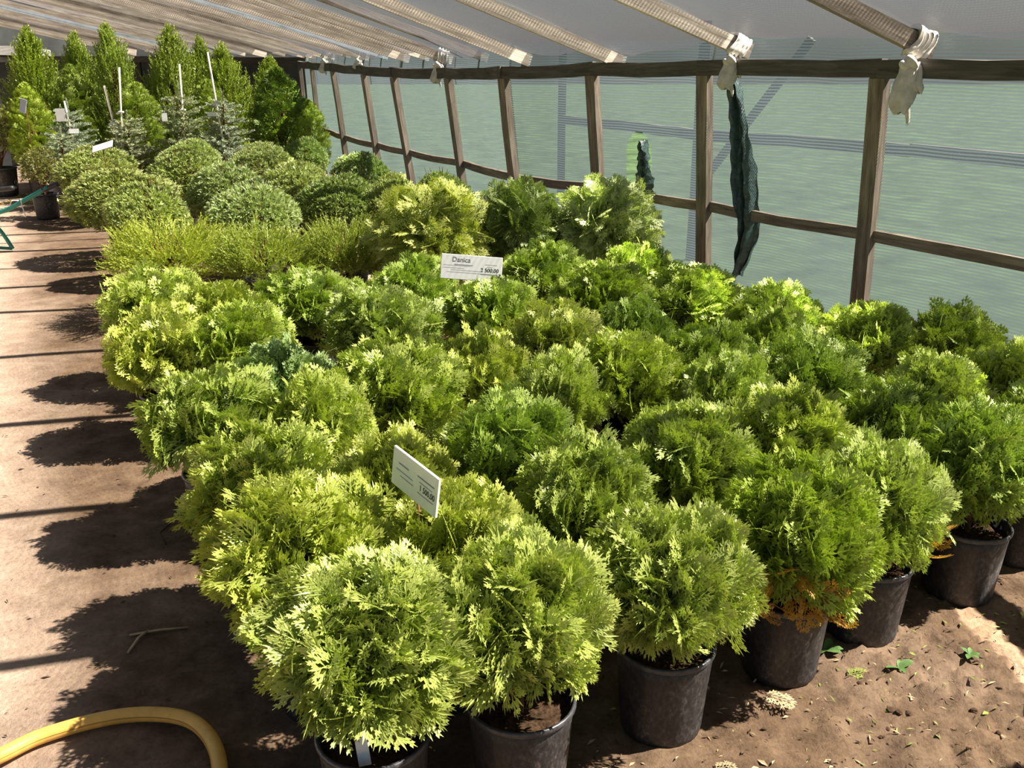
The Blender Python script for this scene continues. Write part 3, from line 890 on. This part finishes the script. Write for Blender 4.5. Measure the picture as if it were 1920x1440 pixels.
# ------------------------------------------------------------ pale globe conifers at the back of the bed
GL = [(-2.70, 6.95, .66, 'pale globe conifer nearest the path, in front of the widest globe'),
      (-3.20, 7.75, .96, 'widest pale globe conifer, overhanging the path by the wheelbarrow'),
      (-4.25, 9.70, .88, 'pale globe conifer carrying the far white sign'),
      (-3.25, 9.45, .84, 'pale globe conifer right of the far white sign'),
      (-3.60, 10.75, .74, 'pale globe conifer at the feet of the two right-hand spruces'),
      (-2.40, 8.05, .78, 'pale globe conifer second in from the path, behind two shaded globes'),
      (-1.92, 7.05, .72, 'pale globe conifer right behind the middle feathery juniper'),
      (-2.72, 10.35, .74, 'pale globe conifer below the dense dark pyramid'),
      (-1.86, 8.25, .68, 'pale globe conifer with a brown leaf on top, mid back row'),
      (-1.40, 7.50, .70, 'pale globe conifer left of the large pale-tipped thuja bush'),
      (-2.42, 11.2, .60, 'small shaded globe conifer beside the far wall posts'),
      (-1.42, 9.05, .66, 'globe conifer against the wall in front of two wall posts'),
      (-.60, 7.95, .54, 'round globe conifer by the wall behind the pale-tipped thuja bush'),
      (-.95, 7.55, .52, 'globe conifer half hidden behind the pale-tipped thuja bush')]
for k, (x, y, w, lab) in enumerate(GL):
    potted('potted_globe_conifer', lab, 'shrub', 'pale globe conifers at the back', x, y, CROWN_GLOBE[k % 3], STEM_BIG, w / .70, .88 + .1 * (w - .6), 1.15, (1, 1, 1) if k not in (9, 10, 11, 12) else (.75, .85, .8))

# ------------------------------------------------------------ tall conifers at the rear
TL = [('loose', -5.99, 12.3, 1.93, .30, 'tall feathery upright conifer farthest left at the rear'),
      ('loose', -5.60, 12.8, 1.88, .24, 'tall narrow feathery conifer second from the left at the rear'),
      ('loose', -4.97, 12.4, 1.98, .26, 'tallest feathery conifer with slim tip, left of the white stakes'),
      ('loose', -4.38, 12.6, 1.95, .30, 'broad tall feathery conifer behind the middle white stake'),
      ('loose', -4.10, 13.2, 1.84, .22, 'feathery conifer between the two long white stakes at the rear'),
      ('loose', -3.75, 12.9, 1.75, .26, 'feathery conifer just right of the tallest white stake'),
      ('loose', -3.30, 13.2, 1.60, .24, 'feathery conifer behind the dense dark pyramid'),
      ('dense', -2.90, 12.1, 1.50, .36, 'dense dark pyramid thuja at the right end of the rear group'),
      ('dense', -3.78, 12.1, 1.36, .27, 'fresh green pyramid thuja behind the right-hand spruce'),
      ('dense', -5.44, 12.2, 1.52, .26, 'pyramid thuja second from left in the rear group'),
      ('dense', -4.62, 11.9, 1.32, .30, 'pyramid thuja between the two staked spruces'),
      ('dense', -5.80, 11.7, 1.32, .26, 'yellowish pyramid thuja behind the bluish sign'),
      ('dense', -2.50, 11.9, 1.12, .22, 'small pale column thuja at the wall, right of the dense pyramid')]
for k, (kd, x, y, h, r, lab) in enumerate(TL):
    hc = h - .28
    if kd == 'loose':
        potted('potted_upright_conifer', lab, 'conifer', 'tall feathery conifers', x, y, COL_LOOSE[k % 3], STEM_POLE, r / .13, hc, 1.2, (1.15, 1.12, .9))
    else:
        tint = (1.35, 1.25, .9) if 'yellow' in lab else ((.55, .64, .5) if 'dark' in lab else (1.15, 1.12, .95))
        potted('potted_pyramid_thuja', lab, 'conifer', 'pyramid thujas at the rear', x, y, COL_DENSE[k % 2], STEM_POLE, r / .165, hc, 1.2, tint)

def potted_spruce(x, y, h, sc, k, lab, stakes):
    t = potted('potted_spruce', lab, 'conifer', 'small grey-green spruces', x, y, SPRUCE[k][0], SPRUCE[k][1], sc * 1.25, h - .27, 1.15, (1.1, 1.1, 1.1))
    for (x0, z0, x1, z1) in stakes:
        tube('stake', [(x0 - x, -.06, z0), (x1 - x, -.06, z1)], .011, M_pole, t, 7)
        for q in (.25, .6):
            xx = x0 + (x1 - x0) * q - x; zz = z0 + (z1 - z0) * q
            tube('tie', [(xx - .045, -.075, zz - .01), (xx, -.085, zz + .012), (xx + .04, -.07, zz + .006)], .013, M_tie, t, 6)
potted_spruce(-5.03, 10.7, .88, .8, 0, 'low grey-green spruce at far left behind the pale globe', [])
potted_spruce(-5.15, 11.2, 1.15, .85, 1, 'grey-green spruce with a short stake and white tag at left', [(-5.05, .3, -5.12, 1.16)])
potted_spruce(-4.48, 11.2, 1.02, .9, 0, 'grey-green spruce with two slanted stakes, behind the far white sign', [(-4.56, .28, -4.44, 1.52), (-4.52, .28, -4.64, 1.32)])
potted_spruce(-3.83, 11.3, 1.32, .95, 1, 'grey-green spruce tied to the middle upright white stake', [(-3.84, .28, -3.79, 1.55)])
potted_spruce(-3.37, 11.25, 1.24, .95, 0, 'grey-green spruce tied to the tallest leaning white stake', [(-3.33, .28, -3.44, 1.68)])

# leafy shrub in a pot at the far left
def leafy_crown(seed, n=420):
    rg = np.random.default_rng(seed)
    d = rand_dirs(rg, n, -.4); rad = rg.uniform(.4, 1, n)
    pos = d * np.array([.26, .26, .38]) * rad[:, None] + np.array([0, 0, .36])
    return scatter('foliage', tf, pos, d + rg.normal(0, .5, (n, 3)), rg.normal(0, 1, (n, 3)), rg.uniform(.05, .09, n), rg.uniform(0, 1, n), M_shrubleaf, seed)
LEAFY = leafy_crown(77)
potted('potted_leafy_shrub', 'twiggy olive-brown leafy shrub in a pot at the left picture edge', 'shrub', None, -6.30, 11.75, LEAFY, STEM_BIG, 1.1, 1.1, 1.3)
potted('potted_leafy_shrub', 'low twiggy shrub behind the wheelbarrow handle beside the globe conifers', 'shrub', None, -4.95, 10.0, LEAFY, STEM_BIG, .8, .7, 1.0)

# ------------------------------------------------------------ signs and tags
def text_mesh(txt, size):
    cu = bpy.data.curves.new('t', 'FONT'); cu.body = txt; cu.size = size; cu.align_x = 'CENTER'; cu.extrude = .0003
    ob = bpy.data.objects.new('t', cu); COL.objects.link(ob)
    dg = bpy.context.evaluated_depsgraph_get()
    me = bpy.data.meshes.new_from_object(ob.evaluated_get(dg))
    bpy.data.objects.remove(ob, do_unlink=True)
    return me

def board_mesh(w, h, t):
    bm = bmesh.new(); bmesh.ops.create_cube(bm, size=1)
    bmesh.ops.scale(bm, verts=bm.verts, vec=(w, t, h))
    bmesh.ops.bevel(bm, geom=bm.edges[:], offset=t * .2, segments=1, affect='EDGES')
    return bm_mesh('board', bm)

def price_sign(center, xdir, face, w, h, label, title=None, price=None, lines=(), mat=None, stake=.5, th=.008):
    """board with local x along xdir and its printed side facing -y"""
    c = Vector(center)
    x = Vector(xdir).normalized(); y = -Vector(face); y = (y - x * y.dot(x)).normalized(); z = x.cross(y)
    Mx = Matrix((x, y, z)).transposed().to_4x4(); Mx.translation = c
    root = empty('price_sign', (0, 0, 0), 0, label, 'sign', 'price signs among the plants')
    root.matrix_world = Mx
    link('board', board_mesh(w, h, th), mat or M_board, root)
    if stake:
        top = Mx.inverted() @ (c + z * (-h * .35) + y * .01); bot = Mx.inverted() @ Vector((c.x + y.x * .03, c.y + y.y * .03, c.z - stake))
        tube('stake', [top, bot], .004, M_bark, root, 6)
    def put(name, me, px, pz, m):
        me.materials.clear(); me.materials.append(m)
        o = link(name, me, None, root); o.location = (px, -th / 2 - .0006, pz); o.rotation_euler = (R(90), 0, 0)
    if title: put('title_lettering', text_mesh(title, h * .27), -w * .17, h * .22, M_greyprint)
    if price: put('price_lettering', text_mesh(price, h * .21), w * .30, -h * .12, M_print)
    for (x0, x1, zz, tk) in lines:
        bm = bmesh.new(); bmesh.ops.create_grid(bm, x_segments=1, y_segments=1, size=.5)
        bmesh.ops.scale(bm, verts=bm.verts, vec=((x1 - x0) * w, tk * h, 1))
        put('print_line', bm_mesh('print_line', bm), (x0 + x1) / 2 * w, zz * h, M_greyprint)
    return root
price_sign((-.235, 2.06, .635), (.555, -.83, -.03), (-.80, -.55, .12), .225, .100, 'small weathered price sign tilted away, among the front thujas', None, '1 500,00',
           [(.08, .44, .20, .03), (.12, .40, .08, .02), (.10, .44, -.20, .02), (-.35, -.12, .16, .03), (-.40, -.02, -.02, .02), (-.30, 0, -.14, .02)], None, .55)
price_sign((-.205, 4.66, .60), (.995, .04, -.085), (.05, -1, .25), .31, .125, 'white name sign reading Danica with a price, mid block', 'Danica', '2 500,00',
           [(-.28, .02, .10, .018), (-.46, -.02, .06, .012), (-.46, -.12, -.04, .012), (-.34, .16, -.12, .012), (-.40, .18, -.21, .012), (.22, .42, .17, .014), (.25, .34, .08, .014), (.16, .44, -.22, .03)], None, .5)
price_sign((-3.96, 9.28, .80), (.96, 0, .28), (.1, -.6, .8), .21, .09, 'blank white sign lying tilted on a far pale globe', None, None, (), None, .35)
price_sign((-5.73, 11.4, 1.08), (.28, 0, .96), (-.2, -1, .2), .16, .085, 'bluish-grey tag board tilted upright at far left', None, None, (), M_boardblue, .8)
def hang_tag(x, y, z, w, h, label, rz=0):
    t = empty('plant_tag', (x, y, z), rz, label, 'tag', 'white plant tags')
    link('card', board_mesh(w, h, .003), M_board, t)
    tube('string', [(0, 0, h * .5), (.01, .02, h * .5 + .05)], .002, M_tie, t, 5)
hang_tag(-5.12, 11.0, 1.0, .10, .14, 'square white tag on the left staked spruce', .2)
hang_tag(-3.98, 11.1, .97, .06, .09, 'small white tag left of the middle stake', .3)
hang_tag(-3.43, 11.1, 1.0, .11, .04, 'narrow white tag tied on the right-hand spruce', -.1)
hang_tag(-4.95, 10.9, .83, .10, .05, 'small white tag lying among the left spruce twigs', .4)

# white tag strip stuck in the nearest pot
ts = empty('plant_label', (-.305, 1.572, .212), R(8), 'white plastic label strip with a punched hole in the nearest pot', 'tag')
bm = bmesh.new()
prof = [(-.013, 0), (.013, 0), (.013, .11), (.006, .13), (-.006, .13), (-.013, .11)]
f1 = bm.faces.new([bm.verts.new((x, 0, z)) for x, z in prof])
ex = bmesh.ops.extrude_face_region(bm, geom=[f1])
bmesh.ops.translate(bm, verts=[v for v in ex['geom'] if isinstance(v, bmesh.types.BMVert)], vec=(0, .0015, 0))
bmesh.ops.recalc_face_normals(bm, faces=bm.faces)
st = link('strip', bm_mesh('strip', bm), M_board, ts); st.rotation_euler = (R(-22), R(-8), 0)
V, F = tube_arrays([(0, -.0008, .115), (0, .0023, .115)], .0032, 10)
hm = bpy.data.meshes.new('hole'); hm.from_pydata([tuple(v) for v in V], [], F + [tuple(range(10)), tuple(range(10, 20))])
h = link('hole', hm, M_print, st)

# ------------------------------------------------------------ cloth ties on the rafters
def cloth_tie(idx, s, label, tail=1.0, side=1):
    """rag wound round a rafter end, knotted below it, with hanging tails"""
    ax = rdir(idx).normalized()
    c0 = raft_a[idx] + ax * .09
    t = empty('cloth_tie', c0, 0, label, 'rag', 'rags tying the rafters to the rail')
    b = ax.cross(Vector((0, 0, 1))).normalized(); c = b.cross(ax)
    V = []; F = []; n = 40; m = 16
    for j in range(m + 1):
        u = j / m
        for i in range(n):
            an = 6.283 * i / n
            ca, sa = math.cos(an), math.sin(an)
            sq = (abs(ca) ** 4 + abs(sa) ** 4) ** -.25
            wr = .009 * math.sin(u * 26 + 1.5 * math.sin(an) + idx) + .005 * math.sin(u * 47 + an * 2)
            V.append(tuple(ax * ((u - .5) * .11 + .012 * math.sin(an * 2 + idx)) + b * (ca * sq * (.031 + wr) * s) + c * (sa * sq * (.053 + wr) * s)))
    for j in range(m):
        for i in range(n): F.append((j * n + i, j * n + (i + 1) % n, (j + 1) * n + (i + 1) % n, (j + 1) * n + i))
    link('wrap', np_mesh('wrap', V, F, True), M_cloth, t)
    # folded tails hang from the knot on the room side of the rail
    k0 = Vector((-.045, -.05, -.075)) * s
    for q, (L, wd, dx) in enumerate(((.17, .046, -.012), (.10, .034, .035), (.21, .010, .012))):
        V = []; F = []; m = 14; n = 24
        L *= tail * s
        for j in range(m + 1):
            u = j / m
            w = wd * s * (.35 + .65 * math.sin(math.pi * min(1, .1 + u * .62))) * (1 if u < .8 else 1 - (u - .8) * 2.2)
            for i in range(n):
                an = 6.283 * i / n
                f = 1 + .22 * math.sin(an * 5 + u * 4 + q * 2) + .1 * math.sin(an * 9 + u * 7)
                V.append(tuple(k0 + Vector((dx * s * (.3 + u) + math.cos(an) * w * f + .01 * math.sin(u * 6 + q), math.sin(an) * w * .45 * f, -L * u + .008 * math.sin(an * 3 + q)))))
        for j in range(m):
            for i in range(n): F.append((j * n + i, j * n + (i + 1) % n, (j + 1) * n + (i + 1) % n, (j + 1) * n + i))
        link('tail', np_mesh('tail', V, F, True), M_cloth, t)
    bm = bmesh.new(); bmesh.ops.create_icosphere(bm, subdivisions=3, radius=.028 * s)
    for v in bm.verts:
        v.co *= 1 + .2 * math.sin(v.co.x * 160 / s + v.co.z * 90 / s); v.co.x *= 1.3
    k = link('knot', bm_mesh('knot', bm, True), M_cloth, t); k.location = k0
cloth_tie(5, 1.2, 'large pale rag knotted round the nearest rafter end, long tail', 1.15)
cloth_tie(6, 1.05, 'grey rag tied at second rafter above the dark netting fold', .9)
cloth_tie(9, 1.0, 'pale rag tied at the rafter over the fifth visible wall post', .9)
cloth_tie(12, 1.0, 'pale rag tied on the far rail near the dense pyramid', .8)
cloth_tie(11, .8, 'small pale rag on the far rail before the last visible rafters', .6)

# ------------------------------------------------------------ hose
hp = [(-1.75, 1.52, .016), (-1.45, 1.70, .016), (-1.26, 1.83, .017), (-1.16, 1.925, .018), (-1.0, 1.99, .022), (-.85, 1.985, .024), (-.755, 1.92, .022), (-.69, 1.80, .018), (-.655, 1.62, .017), (-.66, 1.40, .016), (-.72, 1.1, .016)]
hp = [(x + .005, y - .03, z + .003) for x, y, z in hp]
hpts = smooth_path(hp, 7)
hose = empty('garden_hose', (-.9, 1.98, 0), 0, 'thick yellow garden hose looping across the path at lower left', 'hose')
hob = tube('hose_tube', [p - Vector((-.9, 1.98, 0)) for p in hpts], .019, M_hose, hose, 14)
def stripe(off):
    out = []
    for i, p in enumerate(hpts):
        d = (hpts[min(i + 1, len(hpts) - 1)] - hpts[max(i - 1, 0)]).normalized(); s = d.cross(Vector((0, 0, 1))).normalized()
        u = s.cross(d)
        out.append(p + (s * math.cos(off) + u * math.sin(off)) * .0185 - Vector((-.9, 1.98, 0)))
    return out
tube('stripe', stripe(R(15)), .0016, M_hoseline, hose, 5)

# ------------------------------------------------------------ wheelbarrow at the left edge
wb = empty('wheelbarrow', (-5.0, 8.4, 0), 0, 'green-framed wheelbarrow with grey tray at the left picture edge', 'wheelbarrow')
B0 = Vector((-5.0, 8.4, 0))
def wtube(name, pts, r, mat, n=10): return tube(name, [p - B0 for p in smooth_path(pts, 5)], r, mat, wb, n)
wtube('handle', [(-5.75, 8.28, .24), (-5.1, 8.18, .26), (-4.5, 8.18, .33), (-4.22, 8.19, .45), (-4.02, 8.20, .55)], .019, M_greenpaint)
wtube('grip', [(-4.07, 8.20, .525), (-3.93, 8.21, .58)], .022, M_grip)
wtube('handle', [(-5.85, 8.52, .24), (-5.3, 8.68, .27), (-4.9, 8.72, .38), (-4.74, 8.73, .46)], .019, M_greenpaint)
wtube('grip', [(-4.80, 8.73, .455), (-4.60, 8.73, .475)], .023, M_grip)
wtube('leg', [(-4.62, 8.18, .31), (-4.50, 8.19, .18), (-4.42, 8.20, .012)], .017, M_greenpaint)
wtube('leg', [(-5.05, 8.71, .30), (-4.92, 8.71, .16), (-4.84, 8.71, .012)], .017, M_greenpaint)
wtube('brace', [(-4.75, 8.2, .05), (-4.62, 8.19, .03), (-4.43, 8.2, .015)], .014, M_greenpaint)
wtube('wire_wrap', [(-4.36, 8.165, .40), (-4.33, 8.16, .44), (-4.29, 8.22, .43), (-4.26, 8.165, .45), (-4.25, 8.16, .38), (-4.23, 8.15, .30)], .004, M_tie, 5)
V = []; F = []
for j, (s, z) in enumerate(((.62, .22), (1.0, .58), (.98, .585), (.60, .24))):
    for i in range(24):
        a = 6.283 * i / 24
        ex = abs(math.cos(a)) ** .5 * math.copysign(1, math.cos(a)); ey = abs(math.sin(a)) ** .5 * math.copysign(1, math.sin(a))
        V.append((-.33 + ex * .36 * s, .05 + ey * .28 * s, z))
for j in range(3):
    for i in range(24): F.append((j * 24 + i, j * 24 + (i + 1) % 24, (j + 1) * 24 + (i + 1) % 24, (j + 1) * 24 + i))
me = bpy.data.meshes.new('tray'); me.from_pydata(V, [], F + [tuple(range(72, 96)), tuple(range(24))[::-1]])
link('tray', me, M_tray, wb)
wheel = lathe('wheel', [(.09, -.03), (.15, -.04), (.18, -.02), (.18, .02), (.15, .04), (.09, .03), (.02, .02), (.02, -.02), (.09, -.03)], 28)
w = link('wheel', wheel, M_grip, wb); w.location = (-.95, .0, .18); w.rotation_euler = (R(90), 0, 0)

# ------------------------------------------------------------ litter, twigs, weeds
def litter(name, label, n, box, seed, mats, size=(.008, .03)):
    rr = random.Random(seed); V = []; F = []
    for i in range(n):
        x = rr.uniform(box[0], box[1]); y = rr.uniform(box[2], box[3])
        a = rr.uniform(0, 6.28); l = rr.uniform(*size); w = l * rr.uniform(.08, .45)
        z = gheight(x, y) + .002
        d = Vector((math.cos(a), math.sin(a), rr.uniform(-.1, .25))); s = Vector((-d.y, d.x, rr.uniform(-.3, .3)))
        p = Vector((x, y, z)); k = len(V)
        V += [tuple(p), tuple(p + d * l * .5 + s * w * .5 + Vector((0, 0, .002))), tuple(p + d * l), tuple(p + d * l * .5 - s * w * .5 + Vector((0, 0, .002)))]
        F.append((k, k + 1, k + 2, k + 3))
    o = link(name, np_mesh(name, V, F), mats)
    tag(o, label, 'litter', None, 'stuff')
M_lit1 = simple('dry_straw', (.48, .38, .22), .9, .1, .3, 10)
M_lit2 = simple('dark_crumbs', (.09, .055, .035), .95, .1, .4, 10)
M_lit3 = simple('fallen_green', (.28, .33, .08), .8, .1, .4, 10)
litter('straw_litter', 'dry straw and leaf scraps on the soil before the pots', 520, (.2, 2.2, 1.35, 2.7), 1, M_lit1)
litter('soil_crumbs', 'dark crumbs of soil on the brown ground', 1500, (.1, 2.3, 1.3, 2.8), 2, M_lit2, (.006, .022))
litter('green_litter', 'small green leaf scraps near the pots', 110, (.7, 1.6, 1.8, 2.5), 3, M_lit3, (.01, .03))
litter('path_litter', 'thin twigs and scraps on the pale path', 260, (-2.4, -.7, 1.6, 4.8), 4, M_lit2, (.006, .03))
litter('yellow_litter', 'yellow fallen leaves on the far path beside the potted shrub', 220, (-6.1, -5.5, 11.0, 11.9), 5, simple('yellow_leaf', (.62, .42, .05), .8, .1, .3, 8), (.03, .08))

def clod(x, y, s, k, label):
    bm = bmesh.new(); bmesh.ops.create_icosphere(bm, subdivisions=2, radius=s)
    for v in bm.verts:
        v.co *= 1 + .35 * noise.noise(v.co * (1.8 / s) + Vector((k * 3.1, k, 0))); v.co.z *= .6
    o = link('soil_clod', bm_mesh('soil_clod', bm), M_lit2)
    o.location = (x, y, gheight(x, y) + s * .15)
    tag(o, label, 'clod', 'lumps of dark soil before the pots')
M_lit2b = M_lit2
rc = random.Random(11)
for k in range(22):
    a = rc.uniform(0, 6.28); r = rc.uniform(.03, .40)
    clod(1.22 + r * math.cos(a), 1.98 + r * .7 * math.sin(a), rc.uniform(.005, .012), k, 'small lump of dark soil in the churned patch at lower right')

def fallen_spray(x, y, a, l, mat, label):
    rg = np.random.default_rng(int(x * 100))
    me = scatter('fallen_spray', [sp_fine[0]], np.array([[0, 0, 0.]]), np.array([[math.cos(a), math.sin(a), .05]]), np.array([[0, 0, 1.]]), np.array([l]), np.array([.6]), mat, 1)
    o = link('fallen_spray', me); o.location = (x, y, gheight(x, y) + .012); tag(o, label, 'twig', 'fallen sprays on the soil')
fallen_spray(.66, 2.06, -.5, .09, M_lit1, 'pale dried spray lying between third and fourth front pots')
fallen_spray(.48, 1.80, .2, .06, M_lit1, 'small dried spray lying below the third front pot')
fallen_spray(.92, 2.16, .3, .07, M_lit3, 'greenish fallen spray below the fourth front pot')
fallen_spray(.62, 1.72, 2.4, .06, M_lit1, 'dried brown spray near the bottom edge of the soil')

def weed(x, y, n, s, k, label, upr=.25):
    t = empty('weed', (x, y, gheight(x, y)), 0, label, 'weed', 'small weeds by the pots')
    rr = random.Random(k)
    for i in range(n):
        a = 6.283 * i / n + rr.uniform(-.4, .4); l = s * rr.uniform(.6, 1.1)
        V = []; m = 5
        for j in range(m + 1):
            u = j / m; w = l * .24 * math.sin(math.pi * (.08 + u * .9)) ** .8
            c = Vector((math.cos(a) * l * u, math.sin(a) * l * u, .006 + l * upr * math.sin(u * 2.2))); sd = Vector((-math.sin(a), math.cos(a), .15)) * w
            V += [tuple(c - sd), tuple(c - Vector((0, 0, w * .2))), tuple(c + sd)]
        F = []
        for j in range(m):
            F += [(j * 3, j * 3 + 1, j * 3 + 4, j * 3 + 3), (j * 3 + 1, j * 3 + 2, j * 3 + 5, j * 3 + 4)]
        link('leaf', np_mesh('leaf', V, F, True), M_weed, t)
M_weed = simple('weed_leaf', (.10, .19, .05), .6, .3, .3, 40)
weed(1.02, 2.36, 5, .075, 1, 'broad-leaved weed at the foot of the fifth front pot', .5)
weed(1.08, 2.20, 4, .045, 2, 'small three-leaved weed out on the soil before the fifth pot')
weed(.90, 2.28, 6, .055, 3, 'low weed between the fourth and fifth front pots')
weed(1.30, 2.25, 5, .04, 4, 'tiny weed on the soil in front of the sixth pot')
weed(.70, 2.20, 5, .045, 5, 'weed tuft at the foot of the fourth front pot')

def twig(pts, r, label, mat=M_lit1):
    o = tube('twig', [Vector((x, y, gheight(x, y) + .004 + h)) for x, y, h in pts], r, mat, None, 5); tag(o, label, 'twig', 'twigs and stalks on the ground')
twig([(-1.13, 2.36, 0), (-1.05, 2.38, .006), (-.97, 2.40, 0)], .004, 'pale stalk lying on the path beyond the hose')
twig([(-1.21, 2.90, 0), (-1.26, 2.98, .004), (-1.25, 3.06, 0)], .0025, 'bent dark twig on the pale path', M_lit2)
twig([(-1.10, 2.27, 0), (-1.09, 2.33, .012), (-1.08, 2.38, .004)], .004, 'short dry stalk crossing the pale stalk on the path')
twig([(.66, 2.14, 0), (.70, 2.17, .03), (.74, 2.12, 0)], .003, 'curled dry grass blade before the fourth pot')
twig([(1.50, 1.95, 0), (1.46, 1.88, .005), (1.51, 1.82, 0), (1.46, 1.75, 0)], .003, 'wavy pale root thread at far lower right')
